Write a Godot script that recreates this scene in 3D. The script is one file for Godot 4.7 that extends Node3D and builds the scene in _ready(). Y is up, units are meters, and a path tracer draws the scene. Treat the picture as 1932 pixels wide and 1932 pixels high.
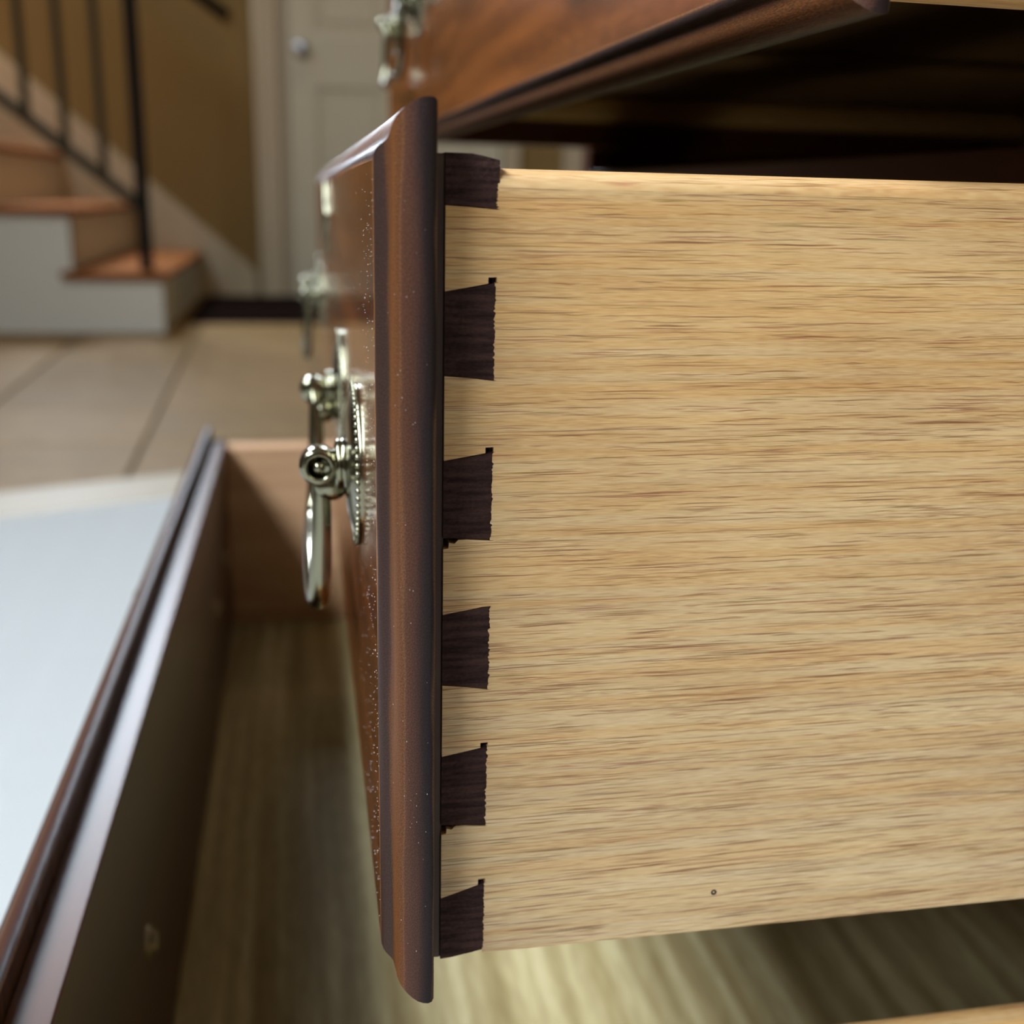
extends Node3D
# A dovetailed drawer pulled out of a small chest, seen end-on; a stair hall out of focus behind it.
# Metres; x runs into the chest, y up, z towards the camera. Origin: top front corner of the middle drawer's box side.

const FLOOR := -0.454
const BACK := -4.87
const STAIR_Z := -3.548
const WIDTH := 0.55
const DEPTH := 0.43
const CASE_X := 0.162
const HALL_TOP := 3.75
const KEY_LO := 1.12
const KEY_HI := 1.86
const KEY_A := -0.8
const KEY_B := 2.3

var M := {}
var names := {}

# ---------------------------------------------------------------- helpers
func put(called: String, mesh: Mesh, mat = null, parent: Node = self) -> MeshInstance3D:
	var o := MeshInstance3D.new()
	o.name = called
	o.mesh = mesh
	if mat != null:
		o.material_override = mat
	parent.add_child(o, true)
	return o

func numbered(called: String) -> String:
	var n: int = names.get(called, 0)
	names[called] = n + 1
	return called if n == 0 else "%s_%03d" % [called, n]

func thing(called: String, label: String, category: String, at := Vector3.ZERO) -> Node3D:
	var o := Node3D.new()
	o.name = numbered(called)
	add_child(o, true)
	o.position = at
	o.set_meta("label", label)
	o.set_meta("category", category)
	return o

func tag(o: Node, label: String, category: String) -> Node:
	o.set_meta("label", label)
	o.set_meta("category", category)
	return o

func struct(called: String, label: String, mesh: Mesh, mat) -> MeshInstance3D:
	var o := put(called, mesh, mat)
	o.set_meta("kind", "structure")
	o.set_meta("label", label)
	o.set_meta("category", called.split("_")[0])
	return o

func start() -> SurfaceTool:
	var st := SurfaceTool.new()
	st.begin(Mesh.PRIMITIVE_TRIANGLES)
	return st

func finish(st: SurfaceTool, onto: ArrayMesh = null) -> ArrayMesh:
	st.generate_normals()
	st.generate_tangents()
	return st.commit(onto)

# a quad whose corners run anticlockwise seen from outside
func quad(st: SurfaceTool, p: Array, uv: Array) -> void:
	for k in [0, 2, 1, 0, 3, 2]:
		st.set_uv(uv[k])
		st.add_vertex(p[k])

func tri(st: SurfaceTool, p: Array, uv: Array) -> void:
	for k in [0, 2, 1]:
		st.set_uv(uv[k])
		st.add_vertex(p[k])

# a polygon face turned to look away from c
func face_out(st: SurfaceTool, p: Array, c: Vector3, scale: float, grain: int) -> void:
	var n: Vector3 = (p[1] - p[0]).cross(p[2] - p[0])
	if n.dot(p[0] - c) < 0.0:
		p.reverse()
		n = -n
	var a := n.abs().max_axis_index()
	var u := grain
	var v := 3 - a - grain
	if a == grain:
		u = (grain + 1) % 3
		v = (grain + 2) % 3
	var uv := []
	for q in p:
		uv.append(Vector2(q[u] / scale, -q[v] / scale))
	if p.size() == 4:
		quad(st, p, uv)
	else:
		tri(st, p, uv)

# a box with chamfered edges; the texture's grain runs along the axis `grain`
func box(st: SurfaceTool, lo: Vector3, hi: Vector3, r := 0.001, scale := 0.3, grain := 0) -> void:
	var c := (lo + hi) / 2.0
	var h := (hi - lo) / 2.0
	r = minf(r, minf(h.x, minf(h.y, h.z)) * 0.9)
	st.set_smooth_group(-1)
	for a in 3:
		var b := (a + 1) % 3
		var d := (a + 2) % 3
		for s in [-1.0, 1.0]:
			var pts := []
			for t in [[-1, -1], [1, -1], [1, 1], [-1, 1]]:
				var q := c
				q[a] += s * h[a]
				q[b] += t[0] * (h[b] - r)
				q[d] += t[1] * (h[d] - r)
				pts.append(q)
			face_out(st, pts, c, scale, grain)
		for s in [-1.0, 1.0]:
			for t in [-1.0, 1.0]:
				var e := []
				for k in [[-1, 0], [1, 0], [1, 1], [-1, 1]]:
					var q := c
					q[a] += k[0] * (h[a] - r)
					q[b] += s * (h[b] - (0.0 if k[1] == 0 else r))
					q[d] += t * (h[d] - (r if k[1] == 0 else 0.0))
					e.append(q)
				face_out(st, e, c, scale, grain)
	for s in [-1.0, 1.0]:
		for t in [-1.0, 1.0]:
			for w in [-1.0, 1.0]:
				var g := Vector3(s, t, w)
				var e := []
				for a in 3:
					var q := c
					for b in 3:
						q[b] += g[b] * (h[b] - (0.0 if a == b else r))
					e.append(q)
				face_out(st, e, c, scale, grain)

func box_mesh(lo: Vector3, hi: Vector3, r := 0.001, scale := 0.3, grain := 0) -> ArrayMesh:
	var st := start()
	box(st, lo, hi, r, scale, grain)
	return finish(st)

# profile [along, radius] turned about an axis through `o` along `d`
func lathe(st: SurfaceTool, o: Vector3, d: Vector3, profile: Array, n := 40) -> void:
	st.set_smooth_group(0)
	d = d.normalized()
	var e := d.cross(Vector3.UP if absf(d.y) < 0.9 else Vector3.RIGHT).normalized()
	var f := d.cross(e)
	for i in profile.size() - 1:
		for k in n:
			var pts := []
			var uv := []
			for c in [[i, k], [i, k + 1], [i + 1, k + 1], [i + 1, k]]:
				var a: float = TAU * c[1] / n
				var pr: Vector2 = profile[c[0]]
				pts.append(o + d * pr.x + (e * cos(a) + f * sin(a)) * pr.y)
				uv.append(Vector2(float(c[1]) / n, float(c[0]) / profile.size()))
			if profile[i].y < 1e-6:
				tri(st, [pts[0], pts[2], pts[3]], [uv[0], uv[2], uv[3]])
			elif profile[i + 1].y < 1e-6:
				tri(st, [pts[0], pts[1], pts[2]], [uv[0], uv[1], uv[2]])
			else:
				quad(st, pts, uv)

func ball(st: SurfaceTool, c: Vector3, r: Vector3, nu := 16, nv := 10) -> void:
	st.set_smooth_group(0)
	for i in nv:
		for k in nu:
			var pts := []
			var uv := []
			for q in [[i, k], [i, k + 1], [i + 1, k + 1], [i + 1, k]]:
				var a: float = TAU * q[1] / nu
				var b: float = PI * q[0] / nv
				pts.append(c + Vector3(cos(a) * sin(b), cos(b), -sin(a) * sin(b)) * r)
				uv.append(Vector2(float(q[1]) / nu, float(q[0]) / nv))
			pts.reverse()
			uv.reverse()
			if i == 0:
				tri(st, [pts[0], pts[1], pts[3]], [uv[0], uv[1], uv[3]])
			elif i == nv - 1:
				tri(st, [pts[0], pts[2], pts[3]], [uv[0], uv[2], uv[3]])
			else:
				quad(st, pts, uv)

# a round bar along points with a radius at each
func tube(st: SurfaceTool, pts: Array, radii: Array, n := 18) -> void:
	st.set_smooth_group(0)
	var rings := []
	var side := Vector3.ZERO
	for i in pts.size():
		var t: Vector3 = (pts[mini(i + 1, pts.size() - 1)] - pts[maxi(i - 1, 0)]).normalized()
		if i == 0:
			side = t.cross(Vector3.RIGHT if absf(t.x) < 0.9 else Vector3.UP).normalized()
		side = (side - t * side.dot(t)).normalized()
		var up := t.cross(side)
		var ring := []
		for k in n + 1:
			var a := TAU * k / n
			ring.append(pts[i] + (side * cos(a) + up * sin(a)) * radii[i])
		rings.append(ring)
	for i in pts.size() - 1:
		for k in n:
			quad(st, [rings[i][k], rings[i][k + 1], rings[i + 1][k + 1], rings[i + 1][k]],
				[Vector2(k, i), Vector2(k + 1, i), Vector2(k + 1, i + 1), Vector2(k, i + 1)])
	for e in [0, pts.size() - 1]:
		for k in n:
			var t := [pts[e], rings[e][k + 1], rings[e][k]] if e == 0 else [pts[e], rings[e][k], rings[e][k + 1]]
			tri(st, t, [Vector2.ZERO, Vector2.RIGHT, Vector2.DOWN])

func smooth_path(pts: Array, steps := 6) -> Array:
	var out := []
	for i in pts.size() - 1:
		for k in steps:
			var t := float(k) / steps
			var a = pts[maxi(i - 1, 0)]
			var d = pts[mini(i + 2, pts.size() - 1)]
			out.append(pts[i].cubic_interpolate(pts[i + 1], a, d, t))
	out.append(pts[-1])
	return out

# an outline in x and y, given thickness from z0 (near the camera) back to z1
func prism(st: SurfaceTool, poly: PackedVector2Array, z0: float, z1: float, scale := 0.14) -> void:
	st.set_smooth_group(-1)
	var large := PackedVector2Array()
	for p in poly:
		large.append(p * 10000.0)   # the triangulation rounds off millimetres
	var idx := Geometry2D.triangulate_polygon(large)
	for k in range(0, idx.size(), 3):
		var a := poly[idx[k]]
		var b := poly[idx[k + 1]]
		var c := poly[idx[k + 2]]
		if (b - a).cross(c - a) < 0.0:
			var t := b
			b = c
			c = t
		tri(st, [Vector3(a.x, a.y, z0), Vector3(b.x, b.y, z0), Vector3(c.x, c.y, z0)], [a * Vector2(1, -1) / scale, b * Vector2(1, -1) / scale, c * Vector2(1, -1) / scale])
		tri(st, [Vector3(a.x, a.y, z1), Vector3(c.x, c.y, z1), Vector3(b.x, b.y, z1)], [a * Vector2(1, -1) / scale, c * Vector2(1, -1) / scale, b * Vector2(1, -1) / scale])
	var area := 0.0
	for i in poly.size():
		area += poly[i].cross(poly[(i + 1) % poly.size()])
	for i in poly.size():
		var a := poly[i]
		var b := poly[(i + 1) % poly.size()]
		if area < 0.0:
			var t := a
			a = b
			b = t
		quad(st, [Vector3(a.x, a.y, z1), Vector3(b.x, b.y, z1), Vector3(b.x, b.y, z0), Vector3(a.x, a.y, z0)],
			[Vector2(a.x, -z1) / scale, Vector2(b.x, -z1) / scale, Vector2(b.x, -z0) / scale, Vector2(a.x, -z0) / scale])

# ---------------------------------------------------------------- textures
func streaks(w: int, h: int, squash: int, freq: float, sd: int, octaves := 3) -> PackedByteArray:
	var n := FastNoiseLite.new()
	n.seed = sd
	n.noise_type = FastNoiseLite.TYPE_SIMPLEX_SMOOTH
	n.frequency = freq
	n.fractal_octaves = octaves
	var im := n.get_image(maxi(w / squash, 4), h)
	im.convert(Image.FORMAT_L8)
	im.resize(w, h, Image.INTERPOLATE_CUBIC)
	return im.get_data()

func dash(px: PackedByteArray, ht: PackedByteArray, w: int, h: int, x: float, y: float, length: float, thick: float, slope: float, dark: Color, strength: float) -> void:
	for i in int(length):
		var t := float(i) / length
		var s: float = strength * sin(PI * minf(1.0, t * 1.04)) ** 0.6
		var cy := y + slope * i + sin(t * 9.0 + x) * 0.6
		var half := thick * (0.35 + 0.65 * sin(PI * t))
		for j in range(int(floor(cy - half)), int(ceil(cy + half)) + 1):
			var cover := clampf(half + 0.5 - absf(j - cy), 0.0, 1.0) * s
			if cover <= 0.0:
				continue
			var o := (posmod(j, h) * w + posmod(int(x) + i, w))
			px[o * 3] = int(lerpf(px[o * 3], dark.r8, cover))
			px[o * 3 + 1] = int(lerpf(px[o * 3 + 1], dark.g8, cover))
			px[o * 3 + 2] = int(lerpf(px[o * 3 + 2], dark.b8, cover))
			ht[o] = int(ht[o] * (1.0 - 0.7 * cover))

# oak: [colour, relief]
func oak(w: int, h: int, sd: int, pale: Color, mid: Color, deep: Color, pores: int, flecks: int, px_mm: float) -> Array:
	var rng := RandomNumberGenerator.new()
	rng.seed = sd
	var a := streaks(w, h, 16, 0.011, sd, 4)
	var b := streaks(w, h, 32, 0.11, sd + 1, 4)
	var c := streaks(w, h, 3, 0.0035, sd + 2, 3)
	var e := streaks(w, h, 20, 0.36, sd + 4, 2)
	var hue := streaks(w, h, 40, 0.02, sd + 3, 4)
	var px := PackedByteArray()
	px.resize(w * h * 3)
	var ht := PackedByteArray()
	ht.resize(w * h)
	var ramp := PackedByteArray()
	for i in 256:
		var t := i / 255.0
		var k := deep.lerp(mid, t * 2.0) if t < 0.5 else mid.lerp(pale, t * 2.0 - 1.0)
		ramp.append_array([k.r8, k.g8, k.b8])
	var o := 0
	for i in w * h:
		var low := i * 12 / (w * h)   # cooler light painted into the board towards one edge
		var v := (a[i] * 3 + b[i] * 3 + c[i] * 3 + e[i] * 7) >> 4
		v = clampi((v - 128) * 3 / 2 + 154, 0, 255) * 3
		px[o] = ramp[v]
		var q := (hue[i] - 120) >> 2
		px[o + 1] = mini(ramp[v + 1] - clampi(q >> 2, -3, 6) + low - 3, 255)
		px[o + 2] = mini(ramp[v + 2] - clampi(q >> 1, -6, 10) + low * 2 - 3, 255)
		ht[i] = 130 + (b[i] >> 3) + (e[i] >> 2)
		o += 3
	for i in pores:
		var d := Color8(98 + rng.randi() % 36, 58 + rng.randi() % 30, 28 + rng.randi() % 22)
		dash(px, ht, w, h, rng.randf() * w, rng.randf() * h, rng.randf_range(4.0, 18.0) * px_mm, rng.randf_range(0.025, 0.062) * px_mm, rng.randf_range(-0.014, 0.006), d, rng.randf_range(0.4, 1.0))
	for i in pores / 6:
		var y := sqrt(rng.randf()) * h
		dash(px, ht, w, h, rng.randf() * w, y, rng.randf_range(6.0, 20.0) * px_mm, rng.randf_range(0.045, 0.09) * px_mm, rng.randf_range(-0.012, 0.002) - 0.03 * maxf(0.0, y / h - 0.4), Color8(112, 68, 36), rng.randf_range(0.55, 0.95))
	for i in flecks / 90:
		# a band where the growth ring crosses the face: many short, torn pores
		var x0 := rng.randf() * w
		var y0 := rng.randf() * h
		var s := rng.randf_range(-0.06, 0.3)
		for k in 90:
			var t := rng.randf() * w * 0.45
			var y := y0 + s * t + rng.randfn(0.0, 1.4) * px_mm
			if k % 3 == 0:
				dash(px, ht, w, h, x0 + t, y, rng.randf_range(2.0, 7.0) * px_mm, 0.05 * px_mm, 0.0, Color8(240, 206, 146), 0.5)
			else:
				dash(px, ht, w, h, x0 + t, y, rng.randf_range(2.0, 7.0) * px_mm, rng.randf_range(0.03, 0.07) * px_mm, rng.randf_range(-0.03, 0.02), Color8(136, 90, 52), rng.randf_range(0.25, 0.6))
	var col := Image.create_from_data(w, h, false, Image.FORMAT_RGB8, px)
	var rel := Image.create_from_data(w, h, false, Image.FORMAT_L8, ht)
	rel.convert(Image.FORMAT_RGB8)
	rel.bump_map_to_normal_map(2.0)
	return [ImageTexture.create_from_image(col), ImageTexture.create_from_image(rel)]

# wood or plain colour varied by long streaks (squash > 1) or mottling (squash 1)
func grained(w: int, h: int, squash: int, freq: float, sd: int, dark: Color, light: Color, contrast := 1.0) -> ImageTexture:
	var a := streaks(w, h, squash, freq, sd, 4)
	var b := streaks(w, h, maxi(1, squash / 3), freq * 5.0, sd + 9, 2)
	var px := PackedByteArray()
	px.resize(w * h * 3)
	for i in w * h:
		var t := clampf(((a[i] * 0.7 + b[i] * 0.3) / 255.0 - 0.5) * contrast + 0.5, 0.0, 1.0)
		var k := dark.lerp(light, t)
		px[i * 3] = k.r8
		px[i * 3 + 1] = k.g8
		px[i * 3 + 2] = k.b8
	return ImageTexture.create_from_image(Image.create_from_data(w, h, false, Image.FORMAT_RGB8, px))

# the lipped edge's toned lacquer, reflections and edge highlights painted in: v runs from the face's border (0) round to the back edge (1)
func edge_tones(w: int, h: int) -> ImageTexture:
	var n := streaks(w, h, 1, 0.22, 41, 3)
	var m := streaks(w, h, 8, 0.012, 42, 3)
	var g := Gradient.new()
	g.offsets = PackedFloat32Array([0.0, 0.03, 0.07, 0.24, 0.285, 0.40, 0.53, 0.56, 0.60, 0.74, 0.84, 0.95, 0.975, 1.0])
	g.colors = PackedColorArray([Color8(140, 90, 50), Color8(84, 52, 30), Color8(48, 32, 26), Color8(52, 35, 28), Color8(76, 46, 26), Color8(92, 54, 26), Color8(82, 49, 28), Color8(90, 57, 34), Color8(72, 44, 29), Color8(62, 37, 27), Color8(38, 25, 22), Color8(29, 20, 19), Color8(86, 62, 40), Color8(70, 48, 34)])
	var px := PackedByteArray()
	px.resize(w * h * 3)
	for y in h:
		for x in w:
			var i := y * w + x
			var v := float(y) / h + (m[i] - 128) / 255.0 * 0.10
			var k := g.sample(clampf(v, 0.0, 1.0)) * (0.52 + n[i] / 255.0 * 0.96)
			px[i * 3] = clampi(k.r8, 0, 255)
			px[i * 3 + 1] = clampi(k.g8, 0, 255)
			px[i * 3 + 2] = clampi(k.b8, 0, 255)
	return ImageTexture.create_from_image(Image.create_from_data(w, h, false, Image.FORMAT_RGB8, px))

func noise_normal(sz: int, freq: float, strength: float, sd: int) -> NoiseTexture2D:
	var n := FastNoiseLite.new()
	n.seed = sd
	n.frequency = freq
	n.fractal_octaves = 3
	var t := NoiseTexture2D.new()
	t.width = sz
	t.height = sz
	t.seamless = true
	t.as_normal_map = true
	t.bump_strength = strength
	t.noise = n
	return t

func mat(color: Color, rough: float, metal := 0.0) -> StandardMaterial3D:
	var m := StandardMaterial3D.new()
	m.albedo_color = color
	m.roughness = rough
	m.metallic = metal
	return m

func tex_mat(t: Texture2D, rough: float, normal: Texture2D = null, nscale := 1.0) -> StandardMaterial3D:
	var m := mat(Color.WHITE, rough)
	m.albedo_texture = t
	if normal:
		m.normal_enabled = true
		m.normal_texture = normal
		m.normal_scale = nscale
	return m

func world_mat(color: Color, rough: float, size: float, normal: Texture2D, nscale: float) -> StandardMaterial3D:
	var m := mat(color, rough)
	m.uv1_triplanar = true
	m.uv1_world_triplanar = true
	m.uv1_scale = Vector3.ONE / size
	m.normal_enabled = true
	m.normal_texture = normal
	m.normal_scale = nscale
	return m

func make_materials() -> void:
	var o := oak(2048, 2048, 7, Color8(222, 185, 128), Color8(199, 158, 102), Color8(168, 122, 70), 3000, 1260, 14.6)
	M.oak = tex_mat(o[0], 0.62, o[1], 0.45)
	var o2 := oak(1024, 1024, 23, Color8(228, 196, 140), Color8(212, 176, 116), Color8(190, 148, 92), 500, 360, 5.0)
	M.oak_plain = tex_mat(o2[0], 0.65, o2[1], 0.3)
	M.maple = tex_mat(grained(512, 512, 12, 0.02, 5, Color8(178, 134, 98), Color8(206, 164, 124)), 0.55)
	M.ply = tex_mat(grained(1024, 1024, 24, 0.05, 11, Color8(140, 120, 78), Color8(192, 176, 132), 1.7), 0.6)
	M.veneer = tex_mat(grained(1024, 512, 14, 0.02, 13, Color8(86, 42, 17), Color8(142, 77, 33), 1.5), 0.16, noise_normal(256, 0.09, 1.0, 3), 0.03)
	M.veneer.clearcoat_enabled = true
	M.veneer.clearcoat = 0.6
	M.veneer.clearcoat_roughness = 0.08
	M.edge = tex_mat(edge_tones(2048, 256), 0.42, noise_normal(256, 0.2, 1.5, 4), 0.18)
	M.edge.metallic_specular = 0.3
	M.pin = tex_mat(grained(512, 512, 10, 0.09, 17, Color8(38, 25, 22), Color8(72, 50, 44), 1.8), 0.8, noise_normal(256, 0.2, 3.0, 6), 0.3)
	M.pin.metallic_specular = 0.2
	M.ply.metallic_specular = 0.3
	M.core = tex_mat(grained(512, 256, 14, 0.03, 19, Color8(50, 26, 14), Color8(78, 43, 24)), 0.38)
	M.lap = tex_mat(grained(256, 256, 6, 0.05, 18, Color8(48, 31, 22), Color8(86, 60, 42)), 0.7)
	M.case = tex_mat(grained(512, 512, 14, 0.02, 29, Color8(70, 36, 18), Color8(108, 58, 28)), 0.35)
	M.carcass = tex_mat(grained(256, 256, 10, 0.03, 31, Color8(92, 66, 36), Color8(122, 90, 52)), 0.8)
	M.brass = mat(Color8(142, 138, 114), 0.16, 1.0)
	M.brass.normal_enabled = true
	M.brass.normal_texture = noise_normal(256, 0.03, 1.5, 8)
	M.brass.normal_scale = 0.15
	M.brass_dark = mat(Color8(120, 108, 76), 0.35, 1.0)
	M.steel = mat(Color8(150, 140, 116), 0.4, 1.0)
	M.black = mat(Color8(26, 18, 15), 0.9)
	M.sparkle = mat(Color8(160, 148, 138), 0.7)
	var plaster := noise_normal(256, 0.05, 2.0, 21)
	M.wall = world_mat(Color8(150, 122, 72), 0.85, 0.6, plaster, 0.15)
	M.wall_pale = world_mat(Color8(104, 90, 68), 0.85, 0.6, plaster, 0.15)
	M.ceiling = world_mat(Color8(128, 122, 110), 0.9, 0.6, plaster, 0.15)
	M.white = mat(Color8(224, 214, 186), 0.45)
	M.trim = mat(Color8(214, 196, 164), 0.45)
	M.tread = tex_mat(grained(512, 256, 12, 0.03, 33, Color8(128, 78, 42), Color8(164, 106, 62)), 0.75)
	M.tread.metallic_specular = 0.15
	M.stair = mat(Color8(228, 222, 206), 0.5)
	M.iron = mat(Color8(32, 29, 26), 0.8)
	M.iron.metallic_specular = 0.2
	M.mat = world_mat(Color8(26, 15, 12), 0.95, 0.05, noise_normal(256, 0.2, 6.0, 25), 0.8)
	M.mat.metallic_specular = 0.1
	M.carpet = world_mat(Color8(208, 209, 206), 1.0, 0.06, noise_normal(256, 0.25, 6.0, 27), 0.8)
	M.gradient_tone = world_mat(Color8(164, 146, 116), 0.5, 0.3, noise_normal(256, 0.1, 1.0, 28), 0.1)  # set between tile and carpet to imitate light fading across the floor
	M.grout = mat(Color8(120, 100, 74), 0.9)
	M.tiles = []
	for k in 3:
		M.tiles.append(tex_mat(grained(256, 256, 1, 0.012, 51 + k, Color8(134 - 5 * k, 104 - 4 * k, 62 - 3 * k), Color8(160 - 5 * k, 128 - 4 * k, 82 - 4 * k)), 0.6))
	for t in M.tiles:
		t.metallic_specular = 0.3
	M.glass = mat(Color(0.95, 0.98, 1.0, 0.08), 0.02)
	M.glass.transparency = BaseMaterial3D.TRANSPARENCY_ALPHA

# ---------------------------------------------------------------- the drawer
const LIP := [Vector2(-7.9, 7.7), Vector2(-7.82, 6.9), Vector2(-7.55, 6.3), Vector2(-7.1, 5.8), Vector2(-6.55, 5.4), Vector2(-6.1, 4.95), Vector2(-5.85, 4.2), Vector2(-5.6, 3.2), Vector2(-5.2, 2.35), Vector2(-4.7, 1.8), Vector2(-4.1, 1.25), Vector2(-3.3, 0.7), Vector2(-2.5, 0.3), Vector2(-1.7, 0.08), Vector2(-0.9, 0.0), Vector2(-0.35, 0.12), Vector2(0.0, 0.5)]

func front_plate(h: float, drop: float) -> ArrayMesh:
	var top := 0.0082
	var low := -h - drop
	var near := 0.009
	var far := -WIDTH - 0.009
	var ring := func(i: int) -> Array:
		var x: float = LIP[i].x / 1000.0
		var w: float = LIP[i].y / 1000.0
		return [Vector3(x, low + w, near - w), Vector3(x, top - w, near - w), Vector3(x, top - w, far + w), Vector3(x, low + w, far + w)]
	var arc := [0.0]
	for i in LIP.size() - 1:
		arc.append(arc[-1] + LIP[i].distance_to(LIP[i + 1]))
	var st := start()
	for s in 4:
		st.set_smooth_group(s)
		for i in LIP.size() - 1:
			var a = ring.call(i)
			var b = ring.call(i + 1)
			var n := 24
			for k in n:
				var t0 := float(k) / n
				var t1 := float(k + 1) / n
				var p: Array = [a[s].lerp(a[(s + 1) % 4], t0), b[s].lerp(b[(s + 1) % 4], t0), b[s].lerp(b[(s + 1) % 4], t1), a[s].lerp(a[(s + 1) % 4], t1)]
				var uv := []
				for q in 4:
					uv.append(Vector2((p[q].y + h + 0.003) / (h + 0.013) * 0.98 + 0.01 if s % 2 == 0 else -(p[q].z - 0.01) / (WIDTH + 0.02) * 0.98 + 0.01, arc[i + (1 if q in [1, 2] else 0)] / arc[-1] * 0.98 + 0.01))
				quad(st, p, uv)
	st.set_smooth_group(-1)
	var b = ring.call(LIP.size() - 1)
	quad(st, [b[0], b[3], b[2], b[1]], [Vector2(0, 0.97), Vector2(1, 0.97), Vector2(1, 0.98), Vector2(0, 0.98)])
	var mesh := finish(st)
	st = start()
	st.set_smooth_group(-1)
	var a = ring.call(0)
	quad(st, [a[0], a[1], a[2], a[3]], [a[0], a[1], a[2], a[3]].map(func(q): return Vector2(q.z / 0.3, q.y / 0.15)))
	mesh = finish(st, mesh)
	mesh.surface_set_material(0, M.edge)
	mesh.surface_set_material(1, M.veneer)
	return mesh

# the six pins at one end: top left, top right, bottom right, bottom left in mm, spread over the height
const PINS := [[1.8, 1.0, -5.5, -5.1], [-16.9, -15.6, -29.5, -28.8], [-41.4, -40.2, -53.8, -53.3], [-65.6, -64.4, -78.4, -77.3], [-89.7, -88.4, -102.7, -102.0], [-115.7, -113.4, -126.3, -127.5]]

func pin_outlines(h: float, sd: int) -> Array:
	var rng := RandomNumberGenerator.new()
	rng.seed = sd
	var f := h / 0.127
	var out := []
	for p in PINS:
		var q := PackedVector2Array()
		q.append(Vector2(2.1, p[0] * f))
		for t in [0.25, 0.5, 0.75]:
			q.append(Vector2(lerpf(2.1, 9.4, t), lerpf(p[0], p[1], t ** 1.15 if p[0] < 0 else t ** 3) * f + rng.randf_range(-0.08, 0.08)))
		var n := 46
		for k in n + 1:
			var t := float(k) / n
			q.append(Vector2(9.68 + rng.randf_range(-0.05, 0.05), lerpf(p[1], p[2], t) * f))
		for t in [0.75, 0.5, 0.25]:
			q.append(Vector2(lerpf(2.1, 9.3, t), lerpf(p[3], p[2], t ** 1.4) * f + rng.randf_range(-0.08, 0.08)))
		q.append(Vector2(2.1, p[3] * f))
		for i in q.size():
			q[i] /= 1000.0
		out.append(q)
	return out

func side_board(h: float, thick: float) -> ArrayMesh:
	# tails at the front, straight behind; the top edge is rounded over
	var f := h / 0.127 / 1000.0
	var r := 0.0026
	var rng := RandomNumberGenerator.new()
	rng.seed = 77
	var back := 0.0099
	var st := start()
	prism(st, PackedVector2Array([Vector2(DEPTH, -r), Vector2(back, -r), Vector2(back, -h), Vector2(DEPTH, -h)]), 0.0, -thick)
	for i in 6:
		var p: Array = PINS[i]
		# the torn end of the socket behind each pin
		var q := PackedVector2Array([Vector2(back, -r if i == 0 else p[1] * f)])
		for k in range(0, 47):
			var y: float = lerpf(-r / f if i == 0 else p[1], p[2] if i < 5 else -h / f, k / 46.0) * f
			q.append(Vector2(0.00938 + rng.randf_range(-0.0003, 0.0003) * rng.randf(), y))
		q.append(Vector2(back, p[2] * f if i < 5 else -h))
		prism(st, q, 0.0, -thick)
		if i == 5:
			continue
		# the tail below it
		var b: Array = PINS[i + 1]
		q = PackedVector2Array([Vector2(back, p[2] * f), Vector2(0.0094, p[2] * f - 0.0001), Vector2(0.0057, lerpf(p[3], p[2], 0.36) * f - 0.0001)])
		if i in [2, 4]:
			# a chip left a small hollow at the tail's shoulder
			q.append_array(PackedVector2Array([Vector2(0.0044, p[3] * f - 0.0003), Vector2(0.0038, p[3] * f - 0.0009), Vector2(0.0030, p[3] * f - 0.0007), Vector2(0.0029, p[3] * f - 0.0016), Vector2(0.00215, p[3] * f - 0.0017)]))
		else:
			q.append(Vector2(0.00215, p[3] * f - 0.00006))
		q.append(Vector2(0.00215, b[0] * f + 0.00006))
		q.append(Vector2(0.0057, lerpf(b[0], b[1], 0.46) * f + 0.0001))
		q.append(Vector2(0.0083, lerpf(b[0], b[1], 0.84) * f + 0.0001))
		if i not in [2]:
			# the cutter overran here and left a nick
			q.append(Vector2(0.0083, (b[1] + 0.75) * f))
			q.append(Vector2(0.00952, (b[1] + 0.8) * f))
			q.append(Vector2(0.00952, b[1] * f + 0.0001))
		q.append(Vector2(back, b[1] * f))
		prism(st, q, 0.0, -thick)
	st.set_smooth_group(0)
	var n := 10
	var last := Vector3.ZERO
	for k in n + 1:
		var a := PI * k / n
		var half := thick / 2.0
		var yy := -r + r * (1.0 - absf(cos(a)) ** 2.4) ** (1.0 / 2.4) if k > 0 and k < n else -r
		var p := Vector3(0.00945, yy, -half + half * cos(a))
		if k > 0:
			var e := Vector3(DEPTH, p.y, p.z)
			var g := Vector3(DEPTH, last.y, last.z)
			quad(st, [last, g, e, p], [last, g, e, p].map(func(v): return Vector2(v.x / 0.14, (v.z * 0.9 + 0.03) / 0.14)))
		last = p
	return finish(st)

func rosette_mesh() -> ArrayMesh:
	var st := start()
	lathe(st, Vector3.ZERO, Vector3.LEFT, [Vector2(0, 15.6), Vector2(0.5, 15.6), Vector2(0.8, 15.2), Vector2(1.0, 14.6), Vector2(1.4, 13.4), Vector2(2.0, 11), Vector2(2.5, 8), Vector2(2.6, 6.2), Vector2(2.5, 5.4), Vector2(2.9, 5.0), Vector2(3.2, 4.9)].map(func(p): return p / 1000.0), 64)
	for k in 62:
		var a := TAU * k / 62
		ball(st, Vector3(-0.0008, sin(a) * 0.0152, cos(a) * 0.0152), Vector3.ONE * 0.00058, 8, 6)
	return finish(st)

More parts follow.
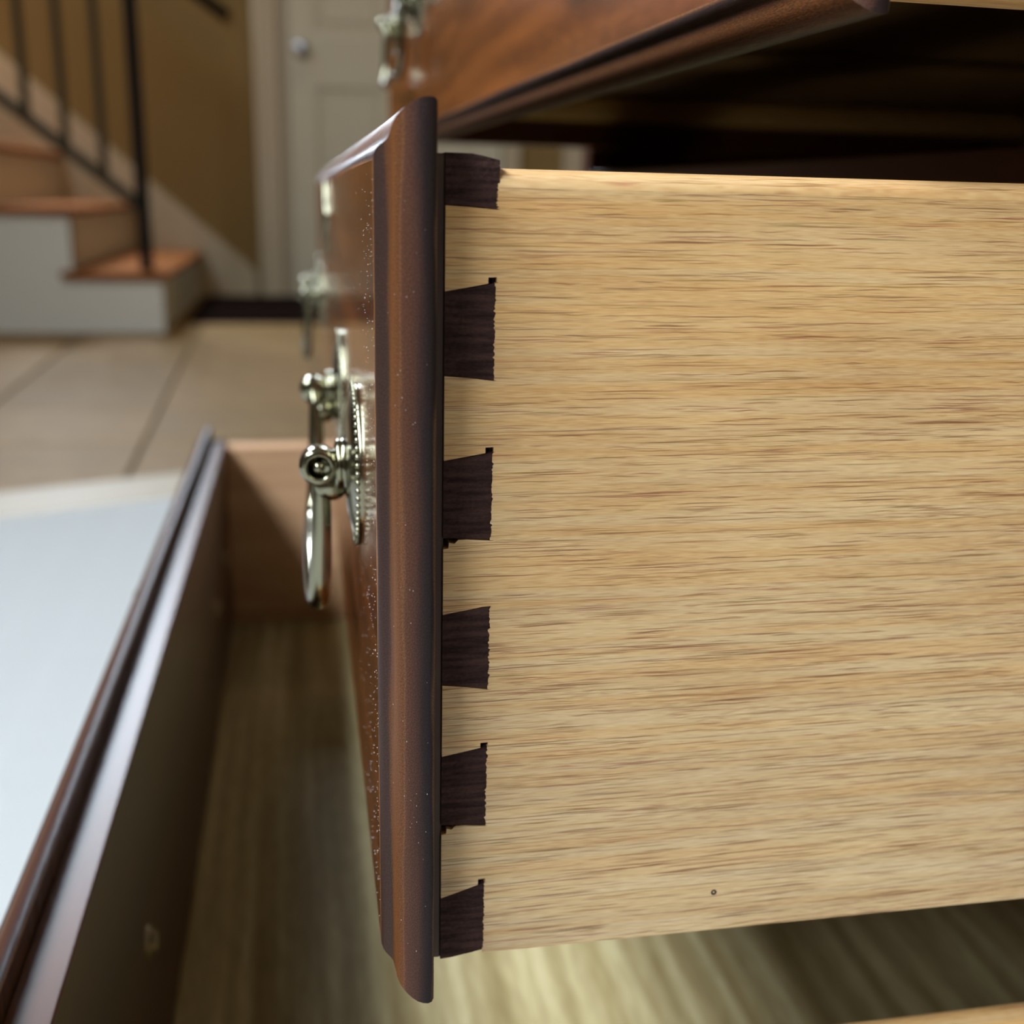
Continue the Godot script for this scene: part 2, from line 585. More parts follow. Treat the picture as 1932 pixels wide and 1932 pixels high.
func post_mesh() -> ArrayMesh:
	# collar and neck stand off the plate; the barrel lies along the drawer, bored at its outer end (+z)
	var st := start()
	lathe(st, Vector3.ZERO, Vector3.LEFT, [Vector2(2.6, 3.0), Vector2(2.8, 4.4), Vector2(3.3, 4.9), Vector2(3.9, 4.95), Vector2(4.4, 4.6), Vector2(4.6, 3.6), Vector2(4.9, 2.9), Vector2(5.8, 2.7), Vector2(7.0, 2.6)].map(func(p): return p / 1000.0), 36)
	lathe(st, Vector3(-0.0076, 0, 0), Vector3.BACK, [Vector2(0.4, 0.0), Vector2(0.4, 1.9), Vector2(3.0, 2.0), Vector2(3.35, 2.35), Vector2(3.45, 2.6), Vector2(3.25, 2.75), Vector2(3.3, 2.95), Vector2(3.0, 3.4), Vector2(2.2, 3.68), Vector2(0.0, 3.72), Vector2(-2.2, 3.6), Vector2(-3.0, 3.3), Vector2(-3.4, 2.6), Vector2(-3.5, 0.0)].map(func(p): return Vector2(p.x, p.y) / 1000.0), 40)
	var boss := PackedVector2Array()
	ball(st, Vector3(-0.0052, -0.0052, -0.0036), Vector3(0.0033, 0.0030, 0.0026), 20, 12)
	return finish(st)

func bail_mesh(gap: float) -> ArrayMesh:
	# from post to post (gap apart along z), about the middle; hangs against the face
	var st := start()
	var g := gap / 2.0
	var x := -0.0076
	var one := [Vector3(x, 0, g + 0.0026), Vector3(x, 0, g - 0.0022), Vector3(x + 0.0002, -0.0024, g - 0.0044), Vector3(x + 0.0004, -0.009, g - 0.005), Vector3(x + 0.0002, -0.018, g - 0.0054), Vector3(x - 0.0002, -0.0262, g - 0.0066), Vector3(x - 0.0007, -0.0310, g - 0.0102), Vector3(x - 0.0011, -0.0322, g - 0.018), Vector3(x - 0.0013, -0.0312, 0.006)]
	var rad := [0.0009, 0.0009, 0.0014, 0.0019, 0.0021, 0.0022, 0.0023, 0.0023, 0.0024]
	var pts := one.duplicate()
	var rr := rad.duplicate()
	for i in range(one.size() - 1, -1, -1):
		pts.append(one[i] * Vector3(1, 1, -1))
		rr.append(rad[i])
	var radv := []
	for i in rr.size():
		radv.append(Vector3(rr[i], 0, 0))
	var sm := smooth_path(pts, 6)
	tube(st, sm, smooth_path(radv, 6).map(func(v): return v.x), 24)
	for s in [-1.0, 1.0]:
		ball(st, Vector3(x, 0, s * (g + 0.0026)), Vector3.ONE * 0.00122, 20, 14)
	return finish(st)

func escutcheon_mesh() -> ArrayMesh:
	var st := start()
	st.set_smooth_group(0)
	var n := 48
	var rings := [[1.0, 0.0], [1.0, 0.7], [0.94, 1.2], [0.8, 1.3], [0.4, 1.9], [0.0, 2.1]]
	for i in rings.size() - 1:
		for k in n:
			var p := []
			for c in [[i, k], [i, k + 1], [i + 1, k + 1], [i + 1, k]]:
				var a: float = TAU * c[1] / n
				var w := 1.0 + 0.12 * cos(4.0 * a)
				p.append(Vector3(-rings[c[0]][1], -sin(a) * 12.5 * rings[c[0]][0] * w, cos(a) * 9.0 * rings[c[0]][0] * w) / 1000.0)
			if i == rings.size() - 2:
				tri(st, [p[0], p[1], p[2]], [Vector2.ZERO, Vector2.RIGHT, Vector2.ONE])
			else:
				quad(st, p, [Vector2.ZERO, Vector2.RIGHT, Vector2.ONE, Vector2.DOWN])
	return finish(st)

var shared := {}

func drawer(parent: Node3D, at: Vector3, turn: float, h: float, post_y: float, label: String, panel: float, drop := 0.0015) -> Node3D:
	var d := Node3D.new()
	d.name = "drawer"
	parent.add_child(d, true)
	d.position = at
	d.rotation.y = turn
	d.set_meta("label", label)
	var ts := 0.010
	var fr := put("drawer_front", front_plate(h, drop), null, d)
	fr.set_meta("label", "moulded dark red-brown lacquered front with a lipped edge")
	put("front_core", box_mesh(Vector3(0.0001, -h - 0.0005, -WIDTH + ts), Vector3(0.00932, 0.0018, -ts), 0.0004, 0.3, 2), M.core, d)
	for z in [[0.0, -ts], [-WIDTH + ts, -WIDTH]]:
		put("front_lap", box_mesh(Vector3(0.0001, -h - 0.0005, z[1]), Vector3(0.0022, 0.0017, z[0] - 0.0004), 0.0003, 0.3, 1), M.lap, d)
	var near_side := put("drawer_side", side_board(h, ts), M.oak, d)
	near_side.set_meta("label", "pale oak side board with dovetail tails")
	var far_side := put("drawer_side", near_side.mesh, M.maple, d)
	far_side.position.z = -WIDTH + ts
	for e in 2:
		for q in pin_outlines(h, 100 + e):
			var st := start()
			prism(st, q, 0.0, -0.0012, 0.06)
			# behind its face the pin was cut away at the cutter's nick
			var inner := PackedVector2Array()
			for p in q:
				inner.append(Vector2(p.x, minf(p.y, q[4].y - 0.003)) if q[0].y < 0.0 else p)
			prism(st, inner, -0.0012, -ts, 0.06)
			if q[0].y < 0.0:
				# dark lining on the nick's end wall
				prism(st, PackedVector2Array([Vector2(0.0090, q[4].y - 0.0002), Vector2(0.00965, q[4].y - 0.0002), Vector2(0.00965, q[4].y + 0.0009), Vector2(0.0090, q[4].y + 0.0009)]), -0.0009, -ts, 0.06)
			var pin := put("dovetail_pin", finish(st), M.pin, d)
			pin.position.z = -0.00012 if e == 0 else -WIDTH + ts
	put("drawer_back", box_mesh(Vector3(DEPTH - 0.014, -h, -WIDTH + ts), Vector3(DEPTH - 0.002, -0.004, -ts), 0.0006, 0.2, 2), M.oak_plain, d)
	put("bottom_panel", box_mesh(Vector3(0.0094, -h + panel, -WIDTH + ts), Vector3(DEPTH - 0.001, -h + panel + 0.005, -ts), 0.0003, 0.62, 2), M.ply if drop < 0.002 else M.carcass, d)
	# brasses
	var gap := 0.085
	if not shared.has("rosette"):
		shared.rosette = rosette_mesh()
		shared.post = post_mesh()
		shared.bail = bail_mesh(gap)
		shared.escutcheon = escutcheon_mesh()
		var st := start()
		lathe(st, Vector3.ZERO, Vector3.RIGHT, [Vector2(0, 5.0), Vector2(0.6, 5.0), Vector2(0.8, 4.6), Vector2(0.8, 3.2), Vector2(2.2, 3.2), Vector2(2.7, 2.6), Vector2(2.8, 0.0)].map(func(p): return p / 1000.0), 24)
		shared.bolt = finish(st)
	for zc in [-0.0945, -0.4555]:
		for s in [1.0, -1.0]:
			var z: float = zc + s * gap / 2.0
			put("rosette", shared.rosette, M.brass, d).position = Vector3(-0.0079, post_y, z)
			var po := put("handle_post", shared.post, M.brass, d)
			po.position = Vector3(-0.0079, post_y, z)
			if s < 0.0:
				po.scale.z = -1.0
			put("bolt_head", shared.bolt, M.steel, d).position = Vector3(0.0093, post_y, z)
		put("bail_handle", shared.bail, M.brass, d).position = Vector3(-0.0079, post_y, zc)
	put("escutcheon", shared.escutcheon, M.brass, d).position = Vector3(-0.0079, -0.0135, -0.275)
	return d

func chest() -> void:
	var c := thing("chest_of_drawers", "small dark red-brown wooden chest of drawers with three drawers pulled out and brass bail pulls", "chest", Vector3.ZERO)
	var mid := drawer(c, Vector3.ZERO, 0.0, 0.127, -0.054, "middle drawer with a pale oak dovetailed side", 0.011)
	var upper := drawer(c, Vector3(0.0602, 0.1317, 0.0), deg_to_rad(1.65), 0.106, -0.0475, "top drawer, pushed in furthest", 0.0300, 0.005)
	var low := drawer(c, Vector3(-0.0774, -0.1583, 0.0), 0.0, 0.132, -0.061, "bottom drawer, pulled out furthest and seen inside", 0.008)
	# under the top drawer: a batten across the bottom, a pale glue strip and a dark strip along the far side
	var under := -0.106 + 0.0300
	put("bottom_batten", box_mesh(Vector3(0.0095, under - 0.004, -0.335), Vector3(DEPTH - 0.02, under - 0.0002, -0.295), 0.001, 0.2, 0), M.carcass, upper)
	put("glue_strip", box_mesh(Vector3(0.0095, under - 0.0150, -WIDTH + 0.0102), Vector3(DEPTH - 0.02, under - 0.0002, -WIDTH + 0.022), 0.003, 0.2, 0), M.oak_plain, upper)
	put("dark_strip", box_mesh(Vector3(0.0095, -0.1062, -WIDTH + 0.0102), Vector3(DEPTH - 0.02, under - 0.0152, -WIDTH + 0.018), 0.0006, 0.2, 0), M.case, upper)
	# a nail hole in the middle drawer's side, its shade painted as a disc
	var st := start()
	lathe(st, Vector3.ZERO, Vector3.BACK, [Vector2(-1.0, 0.55), Vector2(0.06, 0.52), Vector2(0.06, 0.3), Vector2(-0.1, 0.0)].map(func(p): return p / 1000.0), 14)
	put("nail_hole", finish(st), M.black, mid).position = Vector3(0.0499, -0.1194, 0.0)
	# pale grains imitating sparkles on the middle front's dusty, pitted lacquer
	var mm := MultiMesh.new()
	mm.transform_format = MultiMesh.TRANSFORM_3D
	st = start()
	ball(st, Vector3.ZERO, Vector3.ONE, 8, 6)
	mm.mesh = finish(st)
	var rng := RandomNumberGenerator.new()
	rng.seed = 5
	mm.instance_count = 460
	for i in 460:
		var r := rng.randf_range(0.00004, 0.0001)
		var z := 0.001 - absf(rng.randfn(0.0, 0.022))
		var p := Vector3(-0.0079, rng.randf_range(-0.119, -0.001), z)
		if i % 9 == 0:
			p = Vector3(-rng.randf_range(0.001, 0.0062), rng.randf_range(-0.12, 0.002), 0.0)
			p.z = 0.009 - lip_inset(p.x)
		mm.set_instance_transform(i, Transform3D(Basis.from_scale(Vector3(r * 0.7, r * rng.randf_range(0.6, 1.0), r * rng.randf_range(1.0, 2.2))), p))
	var sparkle := MultiMeshInstance3D.new()
	sparkle.name = "sparkle_specks"
	sparkle.multimesh = mm
	sparkle.material_override = M.sparkle
	sparkle.set_meta("kind", "stuff")
	mid.add_child(sparkle, true)
	# the case
	var x1 := CASE_X + 0.46
	for z in [[0.003, 0.023], [-WIDTH - 0.023, -WIDTH - 0.003]]:
		put("side_panel", box_mesh(Vector3(CASE_X, FLOOR + 0.06, z[0]), Vector3(x1, 0.17, z[1]), 0.001, 0.3, 1), M.case, c)
	put("top_board", box_mesh(Vector3(CASE_X - 0.02, 0.17, -WIDTH - 0.04), Vector3(x1, 0.192, 0.04), 0.004, 0.3, 2), M.case, c)
	put("back_panel", box_mesh(Vector3(x1 - 0.008, FLOOR + 0.06, -WIDTH - 0.003), Vector3(x1, 0.17, 0.003), 0.0005), M.carcass, c)
	for y in [[0.1400, 0.170], [0.0012, 0.0115], [-0.1555, -0.1315], [-0.3300, -0.2930]]:
		put("rail", box_mesh(Vector3(CASE_X, y[0], -WIDTH - 0.003), Vector3(CASE_X + 0.05, y[1], 0.003), 0.0008, 0.3, 2), M.case, c)
	for y in [0.0012, -0.1400, -0.3050]:
		for z in [[-WIDTH - 0.003, -WIDTH + 0.017], [-0.017, 0.003]]:
			put("drawer_runner", box_mesh(Vector3(CASE_X + 0.05, y, z[0]), Vector3(x1 - 0.008, y + 0.0075, z[1]), 0.0005), M.carcass, c)
	put("plinth", box_mesh(Vector3(CASE_X - 0.012, FLOOR + 0.05, -WIDTH - 0.035), Vector3(x1, FLOOR + 0.12, 0.035), 0.004, 0.3, 2), M.case, c)
	st = start()
	lathe(st, Vector3.ZERO, Vector3.UP, [Vector2(0, 0.0), Vector2(0, 0.022), Vector2(0.008, 0.028), Vector2(0.025, 0.031), Vector2(0.04, 0.026), Vector2(0.05, 0.03), Vector2(0.051, 0.0)], 24)
	var bun := finish(st)
	for p in [Vector2(CASE_X + 0.03, 0.0), Vector2(CASE_X + 0.03, -WIDTH), Vector2(x1 - 0.04, 0.0), Vector2(x1 - 0.04, -WIDTH)]:
		put("bun_foot", bun, M.case, c).position = Vector3(p.x, FLOOR + 0.0062, p.y)

func lip_inset(x: float) -> float:
	var q := x * 1000.0
	for i in LIP.size() - 1:
		if q <= LIP[i + 1].x:
			return lerpf(LIP[i].y, LIP[i + 1].y, (q - LIP[i].x) / (LIP[i + 1].x - LIP[i].x)) / 1000.0
	return 0.0

# ---------------------------------------------------------------- the room and the hall
func room() -> void:
	var top := FLOOR + 2.75
	var st := start()
	box(st, Vector3(-2.6, FLOOR - 0.12, BACK - 0.1), Vector3(2.2, FLOOR - 0.007, 4.0), 0.0)
	var fl := struct("floor", "tan ceramic tile floor of the hall in front of the staircase", finish(st), M.grout)
	var rng := RandomNumberGenerator.new()
	rng.seed = 3
	var tl := box_mesh(Vector3(-0.1695, -0.008, -0.1695), Vector3(0.1695, 0.0, 0.1695), 0.002, 0.345, 0)
	var turn := Basis(Vector3.UP, deg_to_rad(1.6))
	for i in range(-6, 7):
		for k in range(-4, 9):
			var p := Vector3(-0.316 + 0.1725, 0, -2.09) + turn * Vector3(0.345 * i, 0, -0.345 * k)
			if p.x < -2.2 or p.x > 1.95 or p.z < BACK + 0.17 or p.z > carpet_edge(p.x) + 0.3:
				continue
			var t := put("tile", tl, M.tiles[rng.randi() % 3], fl)
			t.position = Vector3(p.x, FLOOR + rng.randf_range(-0.0006, 0.0), p.z)
			t.basis = turn
	st = start()
	prism(st, PackedVector2Array([Vector2(-1.35, -3.9), Vector2(0.66, -3.9), Vector2(0.66, -carpet_edge(0.66)), Vector2(-1.35, -carpet_edge(-1.35))]), FLOOR + 0.006, FLOOR - 0.006, 1.0)
	var rug := put("carpet", finish(st), M.carpet)
	rug.basis = Basis(Vector3.RIGHT, -PI / 2.0)
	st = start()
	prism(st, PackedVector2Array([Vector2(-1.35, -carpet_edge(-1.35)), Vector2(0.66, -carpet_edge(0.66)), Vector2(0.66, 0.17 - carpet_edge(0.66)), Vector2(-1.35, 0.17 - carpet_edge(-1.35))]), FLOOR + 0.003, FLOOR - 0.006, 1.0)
	var gradient_strip := struct("trim_5", "added pale strip imitating the fading light between the carpet and the tan tiles", finish(st), M.gradient_tone)  # added strip; its colour paints the floor's light gradient
	gradient_strip.basis = Basis(Vector3.RIGHT, -PI / 2.0)
	tag(rug, "pale off-white carpet beside the chest, brightly lit, meeting the tan tiles", "carpet")
	# the room's ceiling is lower than the stair hall's; a header closes the step between them
	st = start()
	box(st, Vector3(-1.45, top, -2.0), Vector3(0.76, top + 0.1, 4.0), 0.0)
	box(st, Vector3(-2.6, top, -2.1), Vector3(2.2, HALL_TOP, -2.0), 0.0)
	box(st, Vector3(-2.6, HALL_TOP, BACK - 0.1), Vector3(2.2, HALL_TOP + 0.1, -2.0), 0.0)
	struct("ceiling", "plain ceiling over the room and the higher hall", finish(st), M.ceiling)
	st = start()
	box(st, Vector3(-2.6, FLOOR - 0.1, BACK - 0.1), Vector3(2.2, 0.95, BACK), 0.0)
	box(st, Vector3(-2.6, 2.62, BACK - 0.1), Vector3(2.2, HALL_TOP, BACK), 0.0)
	box(st, Vector3(-2.6, 0.95, BACK - 0.1), Vector3(-1.5, 2.62, BACK), 0.0)
	box(st, Vector3(-0.7, 0.95, BACK - 0.1), Vector3(2.2, 2.62, BACK), 0.0)
	struct("wall_back", "tan painted hall wall behind the stairs and the white door", finish(st), M.wall)
	# west: the room's wall with the high window, then the stair alcove
	st = start()
	var w0 := -1.45
	var w1 := -1.35
	box(st, Vector3(w0, FLOOR - 0.1, -3.2), Vector3(w1, KEY_LO, 4.0), 0.0)
	box(st, Vector3(w0, KEY_HI, -3.2), Vector3(w1, HALL_TOP, 4.0), 0.0)
	box(st, Vector3(w0, KEY_LO, -3.2), Vector3(w1, KEY_HI, KEY_A), 0.0)
	box(st, Vector3(w0, KEY_LO, KEY_B), Vector3(w1, KEY_HI, 4.0), 0.0)
	box(st, Vector3(-2.6, FLOOR - 0.1, -3.3), Vector3(w1, HALL_TOP, -3.2), 0.0)
	box(st, Vector3(-2.6, FLOOR - 0.1, BACK), Vector3(-2.5, HALL_TOP, -3.3), 0.0)
	struct("wall_left", "tan wall with the wide high window", finish(st), M.wall_pale)
	st = start()
	box(st, Vector3(0.66, FLOOR - 0.1, -0.8), Vector3(0.76, top, 4.0), 0.0)
	box(st, Vector3(0.66, FLOOR - 0.1, -0.9), Vector3(2.2, top, -0.8), 0.0)
	box(st, Vector3(0.66, top, -2.0), Vector3(2.2, top + 0.1, -0.8), 0.0)
	box(st, Vector3(2.1, FLOOR - 0.1, BACK), Vector3(2.2, HALL_TOP, -0.9), 0.0)
	struct("wall_right", "tan wall behind the chest", finish(st), M.wall_pale)
	struct("wall_front", "tan wall at the near end of the room", box_mesh(Vector3(-1.45, FLOOR - 0.1, 3.9), Vector3(0.76, top, 4.0), 0.0), M.wall_pale)
	# windows: frame and panes
	st = start()
	var third := (KEY_B - KEY_A) / 3.0
	for k in 4:
		var z := KEY_A + third * k
		box(st, Vector3(-1.43, KEY_LO, maxf(z - 0.025, KEY_A)), Vector3(-1.37, KEY_HI, minf(z + 0.025, KEY_B)), 0.004)
	box(st, Vector3(-1.43, KEY_LO, KEY_A), Vector3(-1.37, KEY_LO + 0.03, KEY_B), 0.004)
	box(st, Vector3(-1.43, KEY_HI - 0.03, KEY_A), Vector3(-1.37, KEY_HI, KEY_B), 0.004)
	var win := struct("window_1", "wide high window of three panes", finish(st), M.white)
	for k in 3:
		put("pane", box_mesh(Vector3(-1.402, KEY_LO + 0.03, KEY_A + third * k + 0.02), Vector3(-1.398, KEY_HI - 0.03, KEY_A + third * (k + 1) - 0.02), 0.0), M.glass, win)
	st = start()
	for x in [-1.5, -1.1, -0.7]:
		box(st, Vector3(maxf(x - 0.02, -1.5), 0.95, BACK - 0.08), Vector3(minf(x + 0.02, -0.7), 2.62, BACK - 0.02), 0.004)
	for y in [0.95, 2.59]:
		box(st, Vector3(-1.5, y, BACK - 0.08), Vector3(-0.7, y + 0.03, BACK - 0.02), 0.004)
	win = struct("window_2", "tall window on the hall wall above the stairs", finish(st), M.white)
	for x in [-1.48, -1.08]:
		put("pane", box_mesh(Vector3(x, 0.98, BACK - 0.052), Vector3(x + 0.36, 2.59, BACK - 0.048), 0.0), M.glass, win)
	hall()

func door(n: int, x0: float, w: float, knob: bool, label: String) -> void:
	var h := 2.03
	var z := BACK
	var st := start()
	# rails and stiles stand proud of the six panels
	var y0 := FLOOR + 0.008
	var t0 := z + 0.03
	var t1 := z + 0.05
	var s := 0.115
	var cx := x0 + w / 2.0
	for x in [[x0, x0 + s], [cx - s / 2.0, cx + s / 2.0], [x0 + w - s, x0 + w]]:
		box(st, Vector3(x[0], y0, t0), Vector3(x[1], y0 + h, t1), 0.004)
	for y in [[0.0, 0.2], [0.855, 1.08], [1.66, 1.76], [h - 0.11, h]]:
		box(st, Vector3(x0, y0 + y[0], t0), Vector3(x0 + w, y0 + y[1], t1 - 0.0002), 0.004)
	var d := struct("door_%d" % n, label, finish(st), M.white)
	for x in [[x0 + s, cx - s / 2.0], [cx + s / 2.0, x0 + w - s]]:
		for y in [[0.2, 0.855], [1.08, 1.66], [1.76, h - 0.11]]:
			st = start()
			box(st, Vector3(x[0], y0 + y[0], t0 - 0.004), Vector3(x[1], y0 + y[1], t0 + 0.002), 0.0)
			box(st, Vector3(x[0] + 0.025, y0 + y[0] + 0.025, t0), Vector3(x[1] - 0.025, y0 + y[1] - 0.025, t0 + 0.014), 0.012)
			put("panel", finish(st), M.white, d)
	if knob:
		st = start()
		lathe(st, Vector3(x0 + 0.057, FLOOR + 1.005, t1), Vector3.BACK, [Vector2(0, 0.033), Vector2(0.004, 0.032), Vector2(0.008, 0.026), Vector2(0.012, 0.012), Vector2(0.034, 0.011), Vector2(0.04, 0.02), Vector2(0.05, 0.027), Vector2(0.062, 0.0275), Vector2(0.072, 0.022), Vector2(0.077, 0.012), Vector2(0.078, 0.0)], 32)
		put("door_knob", finish(st), M.knob, d).set_meta("label", "round silver door knob")

func casing(n: int, x0: float, x1: float, y1: float, label: String) -> void:
	var st := start()
	box(st, Vector3(x0, FLOOR, BACK), Vector3(x1, FLOOR + y1, BACK + 0.062), 0.004)
	box(st, Vector3(x0, FLOOR, BACK), Vector3(x0 + 0.03 if x0 < 0.5 else x0 + 0.02, FLOOR + y1, BACK + 0.072), 0.004)
	struct("trim_%d" % n, label, finish(st), M.trim)

# the carpet meets the tiles on a slant
func carpet_edge(x: float) -> float:
	return -1.42 - 0.40 * (x + 0.4)

func hall() -> void:
	door(1, -0.052, 0.9, true, "white six-panel hall door with a silver knob")
	casing(1, -0.19, -0.098, 2.1, "white casing along the knob side of the hall door")
	struct("trim_2", "narrow jamb between casing and hall door", box_mesh(Vector3(-0.1, FLOOR, BACK), Vector3(-0.054, FLOOR + 2.06, BACK + 0.008), 0.002), M.trim)
	casing(3, 0.852, 0.93, 2.1, "white casing seen through the gap above the middle drawer")
	casing(4, 1.126, 1.23, 2.1, "white door casing nearest the chest in the gap")
	door(2, 1.236, 0.8, false, "white panel door behind the chest")
	struct("baseboard_back", "white baseboard between the two door casings", box_mesh(Vector3(0.93, FLOOR, BACK), Vector3(1.126, FLOOR + 0.1, BACK + 0.014), 0.003), M.trim)
	# door mat
	tag(put("door_mat", box_mesh(Vector3(-0.42, FLOOR, -4.78), Vector3(1.02, FLOOR + 0.012, -3.82), 0.005), M.mat), "dark brown mat on the tiles in front of the white door", "mat")
	# added lamp, out of view, to warm and lift the hall's light
	var lamp := thing("added_hall_lamp", "added warm globe lamp out of view that lifts the hall light", "lamp", Vector3(0.35, HALL_TOP, -3.3))
	var st := start()
	lathe(st, Vector3.ZERO, Vector3.DOWN, [Vector2(0, 0.07), Vector2(0.02, 0.07), Vector2(0.03, 0.02), Vector2(0.5, 0.012), Vector2(0.52, 0.04), Vector2(0.54, 0.0)], 24)
	put("fill_stem", finish(st), M.brass_dark, lamp)
	st = start()
	ball(st, Vector3(0, -0.66, 0), Vector3.ONE * 0.13, 32, 20)
	var glow := mat(Color8(250, 236, 210), 0.4)
	glow.emission_enabled = true
	glow.emission = Color8(255, 214, 160)
	glow.emission_energy_multiplier = 1.5
	put("fill_globe", finish(st), glow, lamp)
	var bulb := OmniLight3D.new()
	bulb.name = "added_fill"
	bulb.position = Vector3(0, -0.66, 0)
	bulb.light_color = Color8(255, 214, 160)
	bulb.light_energy = 0.4
	bulb.light_size = 0.12
	bulb.omni_range = 14.0
	bulb.omni_attenuation = 2.0
	bulb.shadow_enabled = true
	lamp.add_child(bulb)
	stairs()

func stairs() -> void:
	var rise := 0.193
	var run := 0.266
	var n := 6
	var s := thing("staircase", "white-sided staircase with orange-brown wooden treads climbing to the left", "staircase", Vector3(-0.455, FLOOR, STAIR_Z))
	var deep := BACK - STAIR_Z + 0.022
	# closed side
	var q := PackedVector2Array()
	q.append(Vector2(0, 0))
	for i in n:
		q.append(Vector2(-run * i, rise * (i + 1) - 0.026))
		q.append(Vector2(-run * (i + 1), rise * (i + 1) - 0.026))
	q.append(Vector2(-run * n, 0))
	q.reverse()
	var st := start()
	prism(st, q, 0.0, -0.03, 0.5)
	put("side_panel", finish(st), M.stair, s)
	for i in n:
		put("riser", box_mesh(Vector3(-run * i - 0.018, rise * i, deep), Vector3(-run * i, rise * (i + 1) - 0.026, -0.001), 0.001), M.stair, s)
		put("tread", box_mesh(Vector3(-run * (i + 1) - 0.035 , rise * (i + 1) - 0.026, deep), Vector3(-run * i + 0.024, rise * (i + 1), 0.036), 0.009, 0.3, 0), M.tread, s)
	# sloped skirting on the wall
	q = PackedVector2Array([Vector2(0.243, 0.0), Vector2(0.243, 0.10), Vector2(0.19, 0.155), Vector2(-0.72, 0.945), Vector2(-1.3, 1.42), Vector2(-1.3, 0.9), Vector2(-0.1, 0.0)])
	st = start()
	prism(st, q, BACK - STAIR_Z + 0.02, BACK - STAIR_Z + 0.002, 0.5)
	put("skirt_board", finish(st), M.trim, s)
	# railing
	var r := thing("stair_railing", "black iron stair railing with square balusters along the open side of the stairs", "railing", Vector3(-0.505, FLOOR, STAIR_Z - 0.05))
	var slope := 0.80
	put("newel_post", box_mesh(Vector3(-0.019, rise, -0.019), Vector3(0.019, 1.16, 0.019), 0.003), M.iron, r)
	var bar := func(y: float, half: float, thick: float, length: float) -> ArrayMesh:
		var p := PackedVector2Array([Vector2(0, y - half), Vector2(0, y + half), Vector2(-length, y + half + slope * length), Vector2(-length, y - half + slope * length)])
		var t := start()
		prism(t, p, thick, -thick)
		return finish(t)
	put("bottom_rail", bar.call(0.385, 0.023, 0.012, 1.0), M.iron_lit, r)
	put("top_rail", bar.call(1.09, 0.02, 0.022, 1.0), M.iron, r)
	for i in range(1, 9):
		var x := -0.107 * i
		put("baluster", box_mesh(Vector3(x - 0.0125, 0.385 - slope * x, -0.009), Vector3(x + 0.0125, 1.08 - slope * x, 0.009), 0.002), M.iron_lit, r)
	# handrail on the wall
	var h := thing("wall_handrail", "dark round handrail ending on the tan wall beside the stairs", "handrail", Vector3(-0.288, FLOOR + 1.117, BACK + 0.075))
	st = start()
	tube(st, [Vector3(0.006, -0.004, 0), Vector3(0.0, 0.0, 0), Vector3(-1.0, 0.68, 0)], [0.016, 0.024, 0.024], 18)
	put("handrail", finish(st), M.iron, h)
	for x in [-0.34, -0.9]:
		st = start()
		tube(st, smooth_path([Vector3(x, 0.68 * -x - 0.02, 0), Vector3(x, 0.68 * -x - 0.06, -0.02), Vector3(x, 0.68 * -x - 0.07, -0.072)], 5), [0.007, 0.007, 0.007, 0.007, 0.007, 0.007, 0.007, 0.007, 0.007, 0.012, 0.02], 10)
		put("bracket", finish(st), M.iron, h)

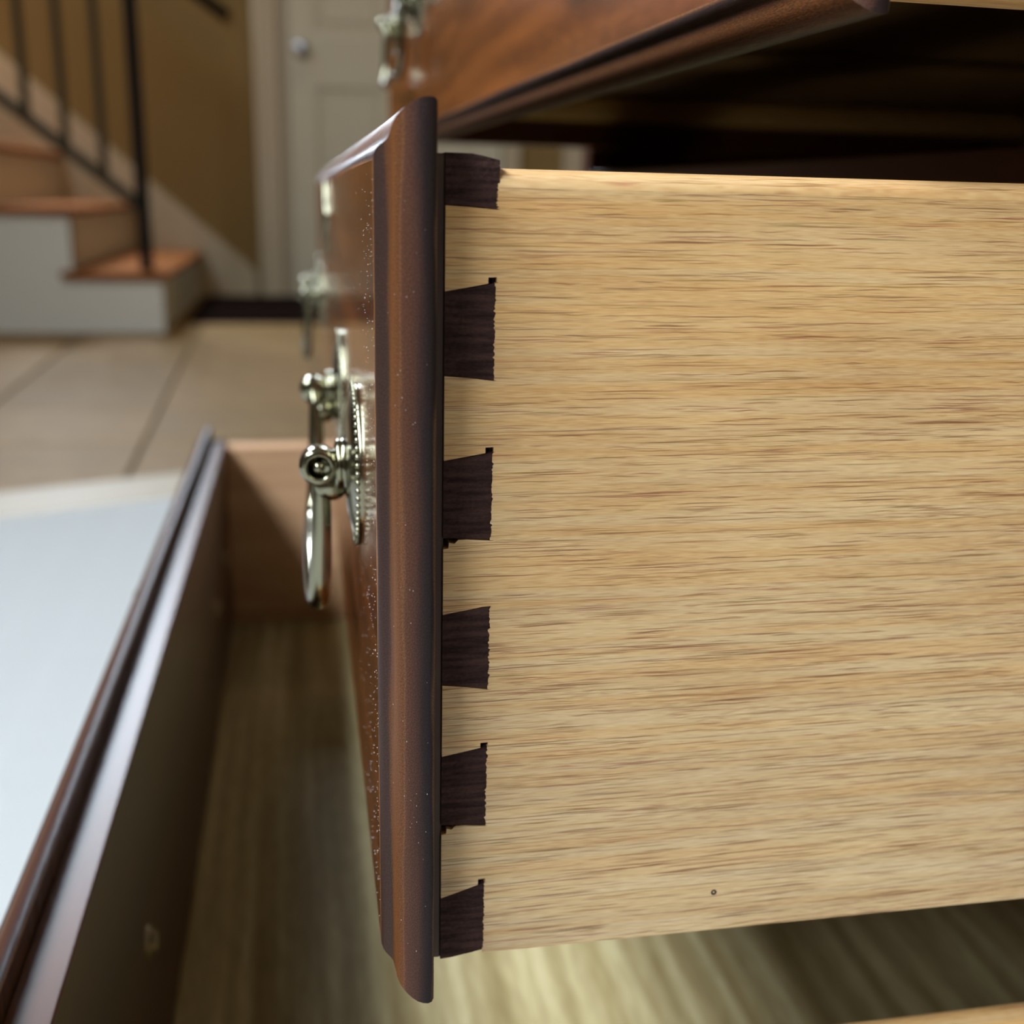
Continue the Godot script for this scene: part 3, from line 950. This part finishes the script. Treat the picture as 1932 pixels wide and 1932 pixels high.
# ---------------------------------------------------------------- all of it
func _ready() -> void:
	# camera
	var yaw := 0.1887861
	var pitch := 0.27897574
	var roll := 0.02448819
	var fwd := Vector3(sin(yaw) * cos(pitch), -sin(pitch), -cos(yaw) * cos(pitch))
	var right := Vector3(cos(yaw), 0, sin(yaw))
	var up := right.cross(fwd)
	var cam := Camera3D.new()
	cam.name = "camera"
	add_child(cam)
	cam.transform = Transform3D(Basis(cos(roll) * right + sin(roll) * up, -sin(roll) * right + cos(roll) * up, -fwd), Vector3(-0.01751, -0.00362, 0.15716))
	cam.fov = 49.71
	cam.near = 0.01
	cam.far = 60.0
	var lens := CameraAttributesPhysical.new()
	lens.frustum_focal_length = 25.905
	lens.frustum_focus_distance = 0.169
	lens.frustum_near = 0.01
	lens.frustum_far = 60.0
	lens.exposure_aperture = 10.0
	cam.attributes = lens
	cam.current = true
	# sky and exposure
	var sky_mat := ProceduralSkyMaterial.new()
	sky_mat.sky_top_color = Color(0.45, 0.62, 0.95)
	sky_mat.sky_horizon_color = Color(0.80, 0.88, 1.0)
	sky_mat.ground_horizon_color = Color(0.5, 0.5, 0.48)
	sky_mat.ground_bottom_color = Color(0.3, 0.3, 0.28)
	var sky := Sky.new()
	sky.sky_material = sky_mat
	var env := Environment.new()
	env.background_mode = Environment.BG_SKY
	env.sky = sky
	env.background_energy_multiplier = 1.0
	env.tonemap_mode = Environment.TONE_MAPPER_LINEAR
	env.tonemap_exposure = 1.25
	env.sdfgi_enabled = true
	env.ssao_enabled = true
	env.ssil_enabled = true
	var we := WorldEnvironment.new()
	we.name = "environment"
	we.environment = env
	add_child(we)
	# daylight through the two windows
	daylight("window_daylight", Vector3(-1.31, (KEY_LO + KEY_HI) / 2.0, (KEY_A + KEY_B) / 2.0), -90.0, -38.0, Vector2(KEY_B - KEY_A - 0.08, KEY_HI - KEY_LO - 0.06), 14.5)
	daylight("landing_daylight", Vector3(-1.1, 1.78, BACK + 0.16), 180.0, -14.0, Vector2(0.68, 1.56), 9.5)
	make_materials()
	M.knob = mat(Color8(190, 196, 206), 0.25, 1.0)
	M.iron_lit = mat(Color8(76, 66, 50), 0.8)  # the iron lightened, light on balusters and bottom rail painted in
	M.iron_lit.metallic_specular = 0.2
	room()
	chest()

func daylight(called: String, at: Vector3, turn: float, tilt: float, size: Vector2, energy: float) -> void:
	var l := AreaLight3D.new()
	l.name = called
	add_child(l)
	l.area_size = size
	l.area_normalize_energy = true
	l.position = at
	l.basis = Basis(Vector3.UP, deg_to_rad(turn)) * Basis(Vector3.RIGHT, deg_to_rad(tilt))   # sky light comes down through a window
	l.light_color = Color(0.9, 0.95, 1.0)
	l.light_energy = energy
	l.area_range = 14.0
	l.area_attenuation = 2.0
	l.shadow_enabled = true
